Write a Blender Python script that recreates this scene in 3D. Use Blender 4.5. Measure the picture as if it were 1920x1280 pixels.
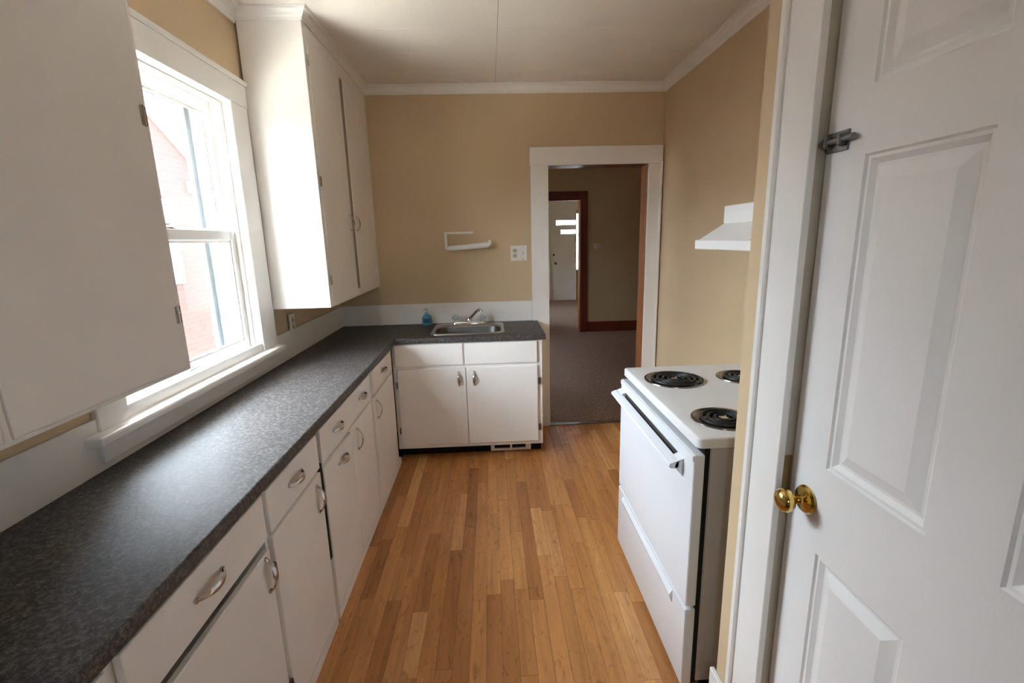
import bpy, bmesh, math, random
from mathutils import Vector, Matrix

random.seed(7)
for o in list(bpy.data.objects):
    bpy.data.objects.remove(o)
SC = bpy.context.scene
COL = SC.collection

# ------------------------------------------------------------------ camera
def setup_camera():
    f, yaw, pitch, roll, hc = 891.4, 0.041806, -0.213284, -0.025122, 1.5695
    cam = bpy.data.cameras.new('camera')
    cam.sensor_width = 36.0
    cam.lens = f / 1920.0 * 36.0
    cam.clip_start = 0.02
    ob = bpy.data.objects.new('camera', cam)
    COL.objects.link(ob)
    cy, sy, cp, sp = math.cos(yaw), math.sin(yaw), math.cos(pitch), math.sin(pitch)
    right = Vector((cy, -sy, 0))
    fwd = Vector((sy * cp, cy * cp, sp))
    up = right.cross(fwd)
    cr, sr = math.cos(roll), math.sin(roll)
    r2 = right * cr + up * sr
    u2 = up * cr - right * sr
    m = Matrix((r2, u2, -fwd)).transposed().to_4x4()
    m.translation = (0, 0, hc)
    ob.matrix_world = m
    SC.camera = ob
setup_camera()

# ------------------------------------------------------------------ sky, sun, exposure
W = bpy.data.worlds.new('overcast_sky')
SC.world = W
W.use_nodes = True
bg = W.node_tree.nodes['Background']
bg.inputs['Color'].default_value = (0.80, 0.90, 1.03, 1)
bg.inputs['Strength'].default_value = 17.0

def sun(strength, elev, az, col=(1, 0.97, 0.92), angle=3):
    l = bpy.data.lights.new('sun', 'SUN')
    l.energy = strength
    l.color = col
    l.angle = math.radians(angle)
    o = bpy.data.objects.new('sun', l)
    COL.objects.link(o)
    d = Vector((math.cos(elev) * math.cos(az), math.cos(elev) * math.sin(az), math.sin(elev)))
    o.rotation_euler = d.to_track_quat('Z', 'Y').to_euler()
    o.location = d * 30
sun(90.0, math.radians(56), math.radians(-89), angle=4)

def portal(loc, rot, sx, sy):
    l = bpy.data.lights.new('window_portal', 'AREA')
    l.shape = 'RECTANGLE'
    l.size, l.size_y = sx, sy
    l.cycles.is_portal = True
    o = bpy.data.objects.new('window_portal', l)
    COL.objects.link(o)
    o.location = loc
    o.rotation_euler = rot
portal((-1.42, 1.98, 1.62), (0, -math.pi / 2, 0), 1.24, 0.96)
portal((0.0, -1.24, 1.625), (math.pi / 2, 0, 0), 0.24, 0.35)
portal((-2.22, 5.85, 1.40), (0, -math.pi / 2, 0), 1.8, 2.9)
portal((-1.22, 10.0, 1.50), (0, -math.pi / 2, 0), 1.2, 1.0)

SC.view_settings.view_transform = 'Standard'
SC.view_settings.look = 'None'
SC.view_settings.gamma = 1.0
SC.view_settings.use_curve_mapping = False
SC.view_settings.exposure = 1.28
SC.cycles.max_bounces = 12
SC.cycles.diffuse_bounces = 8
SC.cycles.glossy_bounces = 4
SC.cycles.transparent_max_bounces = 12
SC.cycles.sample_clamp_indirect = 12.0
SC.cycles.caustics_reflective = False
SC.cycles.caustics_refractive = False
SC.cycles.use_denoising = True

# ------------------------------------------------------------------ materials
def new_mat(name):
    m = bpy.data.materials.new(name)
    m.use_nodes = True
    nt = m.node_tree
    return m, nt, nt.nodes['Principled BSDF']

def N(nt, kind, **kw):
    n = nt.nodes.new(kind)
    for k, v in kw.items():
        setattr(n, k, v)
    return n

def srgb(r, g, b):
    def c(v):
        v /= 255.0
        return v / 12.92 if v <= 0.04045 else ((v + 0.055) / 1.055) ** 2.4
    return (c(r), c(g), c(b), 1)

def coords(nt, scale=(1, 1, 1), rnd=False):
    tc = N(nt, 'ShaderNodeTexCoord')
    mp = N(nt, 'ShaderNodeMapping')
    mp.inputs['Scale'].default_value = scale
    if rnd:
        oi = N(nt, 'ShaderNodeObjectInfo')
        mul = N(nt, 'ShaderNodeVectorMath', operation='SCALE')
        cmb = N(nt, 'ShaderNodeCombineXYZ')
        nt.links.new(oi.outputs['Random'], cmb.inputs[0])
        nt.links.new(oi.outputs['Random'], cmb.inputs[1])
        nt.links.new(oi.outputs['Random'], cmb.inputs[2])
        nt.links.new(cmb.outputs[0], mul.inputs[0])
        mul.inputs['Scale'].default_value = 37.0
        add = N(nt, 'ShaderNodeVectorMath', operation='ADD')
        nt.links.new(tc.outputs['Object'], add.inputs[0])
        nt.links.new(mul.outputs[0], add.inputs[1])
        nt.links.new(add.outputs[0], mp.inputs['Vector'])
    else:
        nt.links.new(tc.outputs['Object'], mp.inputs['Vector'])
    return mp

def paint(name, col, rough=0.5, spec=0.5, var=0.06, nscale=3.0, bump=0.0, bscale=120.0):
    m, nt, b = new_mat(name)
    mp = coords(nt)
    no = N(nt, 'ShaderNodeTexNoise')
    no.inputs['Scale'].default_value = nscale
    no.inputs['Detail'].default_value = 4
    nt.links.new(mp.outputs[0], no.inputs['Vector'])
    cr = N(nt, 'ShaderNodeValToRGB')
    cr.color_ramp.elements[0].position = 0.3
    cr.color_ramp.elements[1].position = 0.7
    cr.color_ramp.elements[0].color = tuple(c * (1 - var) for c in col[:3]) + (1,)
    cr.color_ramp.elements[1].color = tuple(min(1, c * (1 + var * 0.5)) for c in col[:3]) + (1,)
    nt.links.new(no.outputs['Fac'], cr.inputs[0])
    nt.links.new(cr.outputs[0], b.inputs['Base Color'])
    b.inputs['Roughness'].default_value = rough
    b.inputs['Specular IOR Level'].default_value = spec
    if bump:
        n2 = N(nt, 'ShaderNodeTexNoise')
        n2.inputs['Scale'].default_value = bscale
        n2.inputs['Detail'].default_value = 3
        nt.links.new(mp.outputs[0], n2.inputs['Vector'])
        bp = N(nt, 'ShaderNodeBump')
        bp.inputs['Strength'].default_value = bump
        bp.inputs['Distance'].default_value = 0.003
        nt.links.new(n2.outputs['Fac'], bp.inputs['Height'])
        nt.links.new(bp.outputs[0], b.inputs['Normal'])
    return m

def metal(name, col, rough=0.2, brushed=None):
    m, nt, b = new_mat(name)
    b.inputs['Base Color'].default_value = col
    b.inputs['Metallic'].default_value = 1.0
    mp = coords(nt, brushed or (40, 40, 40))
    no = N(nt, 'ShaderNodeTexNoise')
    no.inputs['Scale'].default_value = 1.0
    nt.links.new(mp.outputs[0], no.inputs['Vector'])
    mr = N(nt, 'ShaderNodeMapRange')
    mr.inputs['To Min'].default_value = rough * 0.8
    mr.inputs['To Max'].default_value = rough * 1.25
    nt.links.new(no.outputs['Fac'], mr.inputs['Value'])
    nt.links.new(mr.outputs[0], b.inputs['Roughness'])
    return m

M = {}
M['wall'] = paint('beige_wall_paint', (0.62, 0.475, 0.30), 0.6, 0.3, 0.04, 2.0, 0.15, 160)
M['wall_dark'] = paint('dimmed_beige_wall_paint', (0.50, 0.37, 0.22), 0.6, 0.3, 0.04, 2.0, 0.15, 160)  # same beige paint, darkened to add the dimness of the far rooms
M['ceiling'] = paint('ceiling_tile_paint', (0.80, 0.76, 0.70), 0.75, 0.2, 0.03, 3.0, 0.4, 220)
M['white'] = paint('white_cabinet_enamel', (0.84, 0.81, 0.77), 0.38, 0.45, 0.03, 4.0, 0.06, 60)
M['trim'] = paint('white_trim_enamel', (0.84, 0.82, 0.79), 0.35, 0.45, 0.03, 5.0)
M['jamb_shaded'] = paint('shaded_jamb_paint', (0.52, 0.47, 0.39), 0.45, 0.4, 0.04)  # darkened to put the shade of the door reveal into the colour
M['door'] = paint('white_door_paint', (0.84, 0.825, 0.81), 0.42, 0.4, 0.02, 3.0, 0.08, 200)
M['porcelain'] = paint('white_porcelain_enamel', (0.70, 0.715, 0.74), 0.2, 0.5, 0.01, 3.0)
M['cooktop'] = paint('pale_cooktop_enamel', (0.76, 0.75, 0.74), 0.30, 0.5, 0.02, 3.0)
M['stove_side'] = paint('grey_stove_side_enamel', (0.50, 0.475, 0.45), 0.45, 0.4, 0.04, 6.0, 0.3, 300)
M['hood'] = paint('white_hood_enamel', (0.82, 0.82, 0.80), 0.35, 0.5, 0.02)
M['plastic'] = paint('white_plastic', (0.78, 0.76, 0.72), 0.4, 0.5, 0.02)
M['ivory'] = paint('ivory_plastic', (0.58, 0.50, 0.38), 0.4, 0.5, 0.02)
M['black'] = paint('black_recess_shade', (0.012, 0.011, 0.01), 0.8, 0.2, 0.1)  # black stands in for shade in gaps and recesses
M['shaded_stile'] = paint('tan_stile_shade', (0.30, 0.25, 0.19), 0.6, 0.3, 0.1)  # darker tan paints in the shade between the wall cabinet doors
M['slot'] = paint('dark_plastic_and_shade', (0.05, 0.045, 0.04), 0.6, 0.3, 0.1)  # dark plastic parts, also painted shade in the drawer gap and behind the handle
M['coil'] = paint('black_coil_enamel', (0.018, 0.017, 0.017), 0.38, 0.5, 0.2, 30)
M['chrome'] = metal('chrome', (0.75, 0.74, 0.72, 1), 0.12)
M['pan'] = metal('drip_pan_chrome', (0.30, 0.28, 0.26, 1), 0.22)
M['steel'] = metal('brushed_stainless', (0.42, 0.40, 0.38, 1), 0.3, (4, 200, 200))
M['bowl'] = metal('dull_steel_bowl', (0.20, 0.185, 0.17, 1), 0.38, (4, 200, 200))
M['brass'] = metal('polished_brass', (0.72, 0.52, 0.16, 1), 0.12)
M['brassdk'] = metal('tarnished_brass', (0.28, 0.20, 0.10, 1), 0.4)
M['gunmetal'] = metal('dark_steel', (0.22, 0.215, 0.21, 1), 0.35)
M['nickel'] = metal('satin_nickel', (0.55, 0.53, 0.50, 1), 0.25)

def counter_mat():
    m, nt, b = new_mat('speckled_grey_laminate')
    mp = coords(nt, (1, 1, 1))
    no = N(nt, 'ShaderNodeTexNoise')
    no.inputs['Scale'].default_value = 85
    no.inputs['Detail'].default_value = 6
    no.inputs['Roughness'].default_value = 0.7
    nt.links.new(mp.outputs[0], no.inputs['Vector'])
    cr = N(nt, 'ShaderNodeValToRGB')
    e = cr.color_ramp.elements
    e[0].position, e[0].color = 0.36, (0.012, 0.010, 0.009, 1)
    e[1].position, e[1].color = 0.66, (0.15, 0.13, 0.12, 1)
    x = e.new(0.50); x.color = (0.048, 0.040, 0.036, 1)
    nt.links.new(no.outputs['Fac'], cr.inputs[0])
    vo = N(nt, 'ShaderNodeTexNoise')
    vo.inputs['Scale'].default_value = 240
    vo.inputs['Detail'].default_value = 2
    nt.links.new(mp.outputs[0], vo.inputs['Vector'])
    c2 = N(nt, 'ShaderNodeValToRGB')
    c2.color_ramp.elements[0].position = 0.60
    c2.color_ramp.elements[1].position = 0.70
    c2.color_ramp.elements[0].color = (0, 0, 0, 1)
    c2.color_ramp.elements[1].color = (0.7, 0.7, 0.7, 1)
    nt.links.new(vo.outputs['Fac'], c2.inputs[0])
    mx = N(nt, 'ShaderNodeMixRGB')
    mx.inputs[2].default_value = (0.24, 0.21, 0.20, 1)
    nt.links.new(c2.outputs[0], mx.inputs[0])
    nt.links.new(cr.outputs[0], mx.inputs[1])
    nt.links.new(mx.outputs[0], b.inputs['Base Color'])
    mr = N(nt, 'ShaderNodeMapRange')
    mr.inputs['To Min'].default_value = 0.47
    mr.inputs['To Max'].default_value = 0.60
    nt.links.new(no.outputs['Fac'], mr.inputs['Value'])
    nt.links.new(mr.outputs[0], b.inputs['Roughness'])
    b.inputs['Specular IOR Level'].default_value = 0.5
    bp = N(nt, 'ShaderNodeBump')
    bp.inputs['Strength'].default_value = 0.35
    bp.inputs['Distance'].default_value = 0.0015
    nt.links.new(no.outputs['Fac'], bp.inputs['Height'])
    nt.links.new(bp.outputs[0], b.inputs['Normal'])
    return m
M['counter'] = counter_mat()

def plank_mat():
    m, nt, b = new_mat('oak_laminate_strip')
    oi = N(nt, 'ShaderNodeObjectInfo')
    tone = N(nt, 'ShaderNodeValToRGB')
    e = tone.color_ramp.elements
    e[0].position, e[0].color = 0.0, (0.40, 0.165, 0.052, 1)
    e[1].position, e[1].color = 1.0, (0.74, 0.41, 0.17, 1)
    for p, c in ((0.25, (0.52, 0.235, 0.077, 1)), (0.5, (0.59, 0.285, 0.10, 1)), (0.75, (0.555, 0.245, 0.082, 1))):
        x = e.new(p); x.color = c
    nt.links.new(oi.outputs['Random'], tone.inputs[0])
    mp = coords(nt, (13, 0.8, 13), True)
    g = N(nt, 'ShaderNodeTexNoise')
    g.inputs['Scale'].default_value = 2.2
    g.inputs['Detail'].default_value = 7
    g.inputs['Roughness'].default_value = 0.62
    g.inputs['Distortion'].default_value = 0.5
    nt.links.new(mp.outputs[0], g.inputs['Vector'])
    gr = N(nt, 'ShaderNodeValToRGB')
    gr.color_ramp.elements[0].position = 0.33
    gr.color_ramp.elements[0].color = (0.66, 0.60, 0.54, 1)
    gr.color_ramp.elements[1].position = 0.60
    gr.color_ramp.elements[1].color = (1.12, 1.12, 1.10, 1)
    nt.links.new(g.outputs['Fac'], gr.inputs[0])
    mp2 = coords(nt, (16, 5.0, 16), True)
    k = N(nt, 'ShaderNodeTexNoise')
    k.inputs['Scale'].default_value = 1.6
    k.inputs['Detail'].default_value = 5
    k.inputs['Distortion'].default_value = 2.4
    nt.links.new(mp2.outputs[0], k.inputs['Vector'])
    kr = N(nt, 'ShaderNodeValToRGB')
    ke = kr.color_ramp.elements
    ke[0].position, ke[0].color = 0.30, (0.64, 0.57, 0.50, 1)
    ke[1].position, ke[1].color = 0.72, (1.22, 1.22, 1.20, 1)
    x = ke.new(0.42); x.color = (1, 1, 1, 1)
    x = ke.new(0.62); x.color = (1, 1, 1, 1)
    nt.links.new(k.outputs['Fac'], kr.inputs[0])
    m1 = N(nt, 'ShaderNodeMixRGB', blend_type='MULTIPLY'); m1.inputs[0].default_value = 0.6
    m2 = N(nt, 'ShaderNodeMixRGB', blend_type='MULTIPLY'); m2.inputs[0].default_value = 0.8
    nt.links.new(tone.outputs[0], m1.inputs[1]); nt.links.new(gr.outputs[0], m1.inputs[2])
    nt.links.new(m1.outputs[0], m2.inputs[1]); nt.links.new(kr.outputs[0], m2.inputs[2])
    nt.links.new(m2.outputs[0], b.inputs['Base Color'])
    b.inputs['Roughness'].default_value = 0.42
    b.inputs['Specular IOR Level'].default_value = 0.4
    return m
M['plank'] = plank_mat()

def wood_mat(name, c0, c1, axis):
    m, nt, b = new_mat(name)
    s = [30, 30, 30]; s[axis] = 1.5
    mp = coords(nt, tuple(s))
    g = N(nt, 'ShaderNodeTexNoise')
    g.inputs['Scale'].default_value = 1.5
    g.inputs['Detail'].default_value = 6
    nt.links.new(mp.outputs[0], g.inputs['Vector'])
    cr = N(nt, 'ShaderNodeValToRGB')
    cr.color_ramp.elements[0].position = 0.35
    cr.color_ramp.elements[1].position = 0.7
    cr.color_ramp.elements[0].color = c0
    cr.color_ramp.elements[1].color = c1
    nt.links.new(g.outputs['Fac'], cr.inputs[0])
    nt.links.new(cr.outputs[0], b.inputs['Base Color'])
    b.inputs['Roughness'].default_value = 0.4
    return m
M['mahog'] = wood_mat('red_brown_stained_wood', (0.10, 0.020, 0.006, 1), (0.20, 0.045, 0.012, 1), 2)
M['mahogx'] = wood_mat('red_brown_stained_wood_level', (0.10, 0.014, 0.006, 1), (0.17, 0.030, 0.010, 1), 0)
M['jamb'] = wood_mat('orange_brown_jamb_wood', (0.26, 0.085, 0.022, 1), (0.42, 0.16, 0.045, 1), 2)

def carpet_mat():
    m, nt, b = new_mat('brown_carpet')
    mp = coords(nt)
    no = N(nt, 'ShaderNodeTexNoise')
    no.inputs['Scale'].default_value = 60
    no.inputs['Detail'].default_value = 6
    nt.links.new(mp.outputs[0], no.inputs['Vector'])
    cr = N(nt, 'ShaderNodeValToRGB')
    cr.color_ramp.elements[0].position = 0.3
    cr.color_ramp.elements[1].position = 0.7
    cr.color_ramp.elements[0].color = (0.20, 0.13, 0.10, 1)
    cr.color_ramp.elements[1].color = (0.40, 0.28, 0.23, 1)
    nt.links.new(no.outputs['Fac'], cr.inputs[0])
    nt.links.new(cr.outputs[0], b.inputs['Base Color'])
    b.inputs['Roughness'].default_value = 0.95
    b.inputs['Specular IOR Level'].default_value = 0.1
    bp = N(nt, 'ShaderNodeBump')
    bp.inputs['Strength'].default_value = 0.8
    bp.inputs['Distance'].default_value = 0.01
    nt.links.new(no.outputs['Fac'], bp.inputs['Height'])
    nt.links.new(bp.outputs[0], b.inputs['Normal'])
    return m
M['carpet'] = carpet_mat()

def brick_mat():
    m, nt, b = new_mat('red_brick_courses')
    tc = N(nt, 'ShaderNodeTexCoord')
    sp = N(nt, 'ShaderNodeSeparateXYZ')
    nt.links.new(tc.outputs['Object'], sp.inputs[0])
    cb = N(nt, 'ShaderNodeCombineXYZ')
    nt.links.new(sp.outputs[1], cb.inputs[0])
    nt.links.new(sp.outputs[2], cb.inputs[1])
    br = N(nt, 'ShaderNodeTexBrick')
    br.inputs['Scale'].default_value = 1.0
    br.inputs['Brick Width'].default_value = 0.21
    br.inputs['Row Height'].default_value = 0.075
    br.inputs['Mortar Size'].default_value = 0.008
    br.inputs['Color1'].default_value = (0.036, 0.0145, 0.0115, 1)
    br.inputs['Color2'].default_value = (0.030, 0.0115, 0.0095, 1)
    br.inputs['Mortar'].default_value = (0.034, 0.020, 0.018, 1)
    nt.links.new(cb.outputs[0], br.inputs['Vector'])
    nt.links.new(br.outputs['Color'], b.inputs['Base Color'])
    b.inputs['Roughness'].default_value = 0.9
    bp = N(nt, 'ShaderNodeBump')
    bp.invert = True
    bp.inputs['Distance'].default_value = 0.01
    nt.links.new(br.outputs['Fac'], bp.inputs['Height'])
    nt.links.new(bp.outputs[0], b.inputs['Normal'])
    return m
M['brick'] = brick_mat()
M['shingle'] = paint('grey_roof_shingles', (0.16, 0.16, 0.17), 0.9, 0.1, 0.3, 8, 0.5, 30)
M['concrete'] = paint('pale_concrete_ground', (0.45, 0.435, 0.40), 0.9, 0.1, 0.15, 2.0, 0.4, 40)
M['storm'] = paint('mill_aluminium_grey', (0.15, 0.165, 0.175), 0.6, 0.3, 0.06)
M['fascia'] = paint('white_fascia_paint', (0.82, 0.82, 0.82), 0.5, 0.3, 0.02)

def glass_mat(name='window_glass', tint=(0.94, 0.97, 0.96, 1)):
    m, nt, b = new_mat(name)
    nt.nodes.remove(b)
    out = nt.nodes['Material Output']
    tr = N(nt, 'ShaderNodeBsdfTransparent'); tr.inputs['Color'].default_value = tint
    gl = N(nt, 'ShaderNodeBsdfGlossy'); gl.inputs['Roughness'].default_value = 0.02
    fr = N(nt, 'ShaderNodeFresnel'); fr.inputs['IOR'].default_value = 1.45
    mx = N(nt, 'ShaderNodeMixShader')
    nt.links.new(fr.outputs[0], mx.inputs[0])
    nt.links.new(tr.outputs[0], mx.inputs[1])
    nt.links.new(gl.outputs[0], mx.inputs[2])
    nt.links.new(mx.outputs[0], out.inputs['Surface'])
    return m
M['glass'] = glass_mat()

def soap_mat(name, col, alpha_rough=0.1):
    m, nt, b = new_mat(name)
    b.inputs['Base Color'].default_value = col
    b.inputs['Roughness'].default_value = alpha_rough
    b.inputs['Transmission Weight'].default_value = 0.55
    b.inputs['IOR'].default_value = 1.33
    return m
M['soap'] = soap_mat('blue_soap_plastic', (0.16, 0.50, 0.74, 1))
M['bottle_clear'] = soap_mat('clear_bottle_plastic', (0.75, 0.85, 0.88, 1))
M['acrylic'] = soap_mat('clear_acrylic', (0.85, 0.85, 0.84, 1))
M['label_blue'] = paint('dark_blue_label', (0.02, 0.05, 0.09), 0.4, 0.4, 0.1)

# ------------------------------------------------------------------ mesh helpers
def BM():
    return bmesh.new()

def box(bm, x0, x1, y0, y1, z0, z1, bev=0.0, seg=1):
    v = [bm.verts.new(p) for p in ((x0, y0, z0), (x1, y0, z0), (x1, y1, z0), (x0, y1, z0),
                                   (x0, y0, z1), (x1, y0, z1), (x1, y1, z1), (x0, y1, z1))]
    fs = [bm.faces.new([v[i] for i in q]) for q in
          ((3, 2, 1, 0), (4, 5, 6, 7), (0, 1, 5, 4), (1, 2, 6, 5), (2, 3, 7, 6), (3, 0, 4, 7))]
    if bev > 0:
        es = list({e for f in fs for e in f.edges})
        bmesh.ops.bevel(bm, geom=es, offset=bev, segments=seg, profile=0.5, affect='EDGES')
    return bm

def boxm(*a, **k):
    return box(BM(), *a, **k)

def prism(bm, prof, axis, a0, a1):
    """extrude a 2-D profile along an axis; profile coords are the two other axes in x,y,z order"""
    def P(p, a):
        q = list(p); q.insert(axis, a); return tuple(q)
    A = [bm.verts.new(P(p, a0)) for p in prof]
    B = [bm.verts.new(P(p, a1)) for p in prof]
    n = len(prof)
    for i in range(n):
        bm.faces.new((A[i], A[(i + 1) % n], B[(i + 1) % n], B[i]))
    bm.faces.new(A[::-1]); bm.faces.new(B)
    bmesh.ops.recalc_face_normals(bm, faces=bm.faces[:])
    return bm

def tube(bm, pts, r, n=10, cap=True):
    pts = [Vector(p) for p in pts]
    rs = r if isinstance(r, (list, tuple)) else [r] * len(pts)
    rings = []
    ref = None
    for i, p in enumerate(pts):
        d = (pts[min(i + 1, len(pts) - 1)] - pts[max(i - 1, 0)]).normalized()
        if ref is None:
            ref = Vector((0, 0, 1)) if abs(d.z) < 0.9 else Vector((1, 0, 0))
        a = (ref - d * ref.dot(d))
        if a.length < 1e-5:
            a = d.orthogonal()
        a.normalize(); ref = a
        b = d.cross(a)
        rings.append([bm.verts.new(p + (a * math.cos(2 * math.pi * k / n) + b * math.sin(2 * math.pi * k / n)) * rs[i]) for k in range(n)])
    for A, B in zip(rings, rings[1:]):
        for k in range(n):
            bm.faces.new((A[k], A[(k + 1) % n], B[(k + 1) % n], B[k]))
    if cap:
        bm.faces.new(rings[0][::-1]); bm.faces.new(rings[-1])
    return bm

def lathe(bm, prof, c, axis=2, n=24, sx=1.0, sy=1.0):
    """prof: (radius, height along axis)"""
    rings = []
    for r, h in prof:
        ring = []
        for k in range(n):
            a = 2 * math.pi * k / n
            p = [r * math.cos(a) * sx, r * math.sin(a) * sy]
            p.insert(axis, h)
            ring.append(bm.verts.new((p[0] + c[0], p[1] + c[1], p[2] + c[2])))
        rings.append(ring)
    for A, B in zip(rings, rings[1:]):
        for k in range(n):
            bm.faces.new((A[k], A[(k + 1) % n], B[(k + 1) % n], B[k]))
    bm.faces.new(rings[0][::-1]); bm.faces.new(rings[-1])
    bmesh.ops.recalc_face_normals(bm, faces=bm.faces[:])
    return bm

def rrect(cx, cy, hx, hy, r, n=6):
    out = []
    for qx, qy, a0 in ((1, 1, 0), (-1, 1, 90), (-1, -1, 180), (1, -1, 270)):
        for k in range(n + 1):
            a = math.radians(a0 + 90 * k / n)
            out.append((cx + qx * (hx - r) + r * math.cos(a), cy + qy * (hy - r) + r * math.sin(a)))
    return out

def loft(bm, loops, cap0=False, cap1=False):
    R = [[bm.verts.new(p) for p in L] for L in loops]
    n = len(R[0])
    for A, B in zip(R, R[1:]):
        for k in range(n):
            bm.faces.new((A[k], A[(k + 1) % n], B[(k + 1) % n], B[k]))
    if cap0: bm.faces.new(R[0][::-1])
    if cap1: bm.faces.new(R[-1])
    return bm

def strap(bm, c, along, out, L, h, w0, w1, t=0.004, n=14):
    """a flat bow pull: feet on the surface at c +- along*L/2, bowed outwards by h"""
    c, along, out = Vector(c), Vector(along).normalized(), Vector(out).normalized()
    side = along.cross(out)
    rings = []
    for i in range(n + 1):
        s = i / n
        p = c + along * L * (s - 0.5) + out * (h * math.sin(math.pi * s) ** 0.75)
        w = w0 + (w1 - w0) * math.sin(math.pi * s)
        da = math.cos(math.pi * s) * h * 2.2
        d = (along * L + out * da).normalized()
        nrm = side.cross(d) * -1
        if nrm.dot(out) < 0: nrm = -nrm
        rings.append([bm.verts.new(p + side * w / 2), bm.verts.new(p + side * w * 0.25 + nrm * t), bm.verts.new(p - side * w * 0.25 + nrm * t), bm.verts.new(p - side * w / 2)])
    for A, B in zip(rings, rings[1:]):
        for k in range(4):
            bm.faces.new((A[k], A[(k + 1) % 4], B[(k + 1) % 4], B[k]))
    bm.faces.new(rings[0][::-1]); bm.faces.new(rings[-1])
    for s in (-0.5, 0.5):
        p = c + along * L * s * 0.94
        e = 0.007
        vs = []
        for q in range(8):
            a = q * math.pi / 4
            vs.append((p + (along * math.cos(a) + side * math.sin(a)) * e))
        A = [bm.verts.new(v) for v in vs]; B = [bm.verts.new(v + out * 0.005) for v in vs]
        for k in range(8):
            bm.faces.new((A[k], A[(k + 1) % 8], B[(k + 1) % 8], B[k]))
        bm.faces.new(B)
    bmesh.ops.recalc_face_normals(bm, faces=bm.faces[:])
    return bm

ROOT = {}
def obj(name, bm, mat, parent=None, smooth=False, origin=None):
    """link bm (world coordinates) as one mesh object under parent"""
    org = Vector(origin) if origin else (ROOT[parent.name] if parent else Vector((0, 0, 0)))
    me = bpy.data.meshes.new(name)
    bmesh.ops.translate(bm, verts=bm.verts[:], vec=-org)
    if smooth:
        for f in bm.faces: f.smooth = True
    bm.to_mesh(me); bm.free()
    if smooth:
        try: me.set_sharp_from_angle(angle=math.radians(38))
        except Exception: pass
    o = bpy.data.objects.new(name, me)
    me.materials.append(M[mat] if isinstance(mat, str) else mat)
    COL.objects.link(o)
    if parent:
        o.parent = parent
        o.location = org - ROOT[parent.name]
    else:
        o.location = org
    ROOT[o.name] = org
    return o

def thing(name, label, cat, loc, group=None):
    o = bpy.data.objects.new(name, None)
    o.empty_display_size = 0.05
    COL.objects.link(o)
    o.location = loc
    ROOT[o.name] = Vector(loc)
    tag(o, label, cat, group)
    return o

def tag(o, label, cat, group=None):
    o['label'] = label; o['category'] = cat
    if group: o['group'] = group
    return o

def struct(name, bm, mat, smooth=False, label=None):
    o = obj(name, bm, mat, smooth=smooth)
    o['kind'] = 'structure'
    if label: o['label'] = label
    return o

def struct_root(name, loc, label=None):
    o = bpy.data.objects.new(name, None)
    COL.objects.link(o); o.location = loc
    ROOT[o.name] = Vector(loc)
    o['kind'] = 'structure'
    if label: o['label'] = label
    return o

# ------------------------------------------------------------------ key measures (metres)
XL, XR, YB, ZC = -1.197, 1.363, 3.819, 2.679
XP, YP = 0.705, 1.279                # closet wall plane and its far corner
XC, YS, CT, TH = -0.6727, 3.2317, 0.914, 0.040   # worktop edges
XE = 0.372
FX, DF = -0.704, -0.686              # base run: face frame and door fronts
XU, YU, ZU, YN = -0.878, 2.6216, 1.2246, 1.372
Y0 = -1.1                            # rear wall
RX0, RX1 = -0.12, 0.12               # its added fill-light window
ZH = 2.118                           # door heads
# ------------------------------------------------------------------ setting: floor
fl = struct('floor', boxm(XL - 0.2, XR + 0.2, Y0 - 0.1, YB + 0.02, -0.16, -0.012), 'slot', label='strip oak laminate kitchen floor')
def build_planks():
    w = 0.0635
    gap = 0.0005
    lengths = [0.32, 0.44, 0.56, 0.70, 0.88, 1.05]
    meshes = {}
    x = -0.70
    i = 0
    while x < XR:
        y = -0.10 - random.uniform(0, 0.5)
        xend = 0.74 if False else None
        while y < YB + 0.012:
            L = random.choice(lengths)
            y1 = min(y + L, YB + 0.012)
            if y1 - y > 0.05:
                cx, cy = x + w / 2, (y + y1) / 2
                hidden = cx > 0.72 and cy < 1.30
                under = cx > 0.66 and 1.36 < y and y1 < 2.16
                if not hidden and not under:
                    key = round(y1 - y, 3)
                    if key not in meshes:
                        bm = boxm(-w / 2 + gap, w / 2 - gap, -key / 2 + gap, key / 2 - gap, -0.012, 0.0)
                        me = bpy.data.meshes.new('plank')
                        bm.to_mesh(me); bm.free()
                        me.materials.append(M['plank'])
                        meshes[key] = me
                    o = bpy.data.objects.new('plank', meshes[key])
                    COL.objects.link(o)
                    o.parent = fl
                    o.location = (cx, cy, random.uniform(-0.0002, 0.0001))
                    i += 1
            y = y1
        x += w
    return i
NPL = build_planks()

# dining-room and hall carpets (seen through the doorway)
struct('floor_dining', boxm(-2.2, 3.4, YB + 0.02, 7.95, -0.16, 0.004), 'carpet', label='brown carpet of the next room')
struct('floor_hall', boxm(-1.2, 3.6, 7.95, 12.2, -0.16, 0.004), 'carpet', label='brown carpet of the far room')

# ------------------------------------------------------------------ setting: walls
def wall_with_hole(bm, axis, p0, p1, a0, a1, z0, z1, h0, h1, hz0, hz1):
    def b(u0, u1, w0, w1):
        if axis == 0: box(bm, p0, p1, u0, u1, w0, w1)
        else: box(bm, u0, u1, p0, p1, w0, w1)
    b(a0, h0, z0, z1); b(h1, a1, z0, z1)
    if hz1 < z1: b(h0, h1, hz1, z1)
    if hz0 > z0: b(h0, h1, z0, hz0)
    return bm

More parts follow.
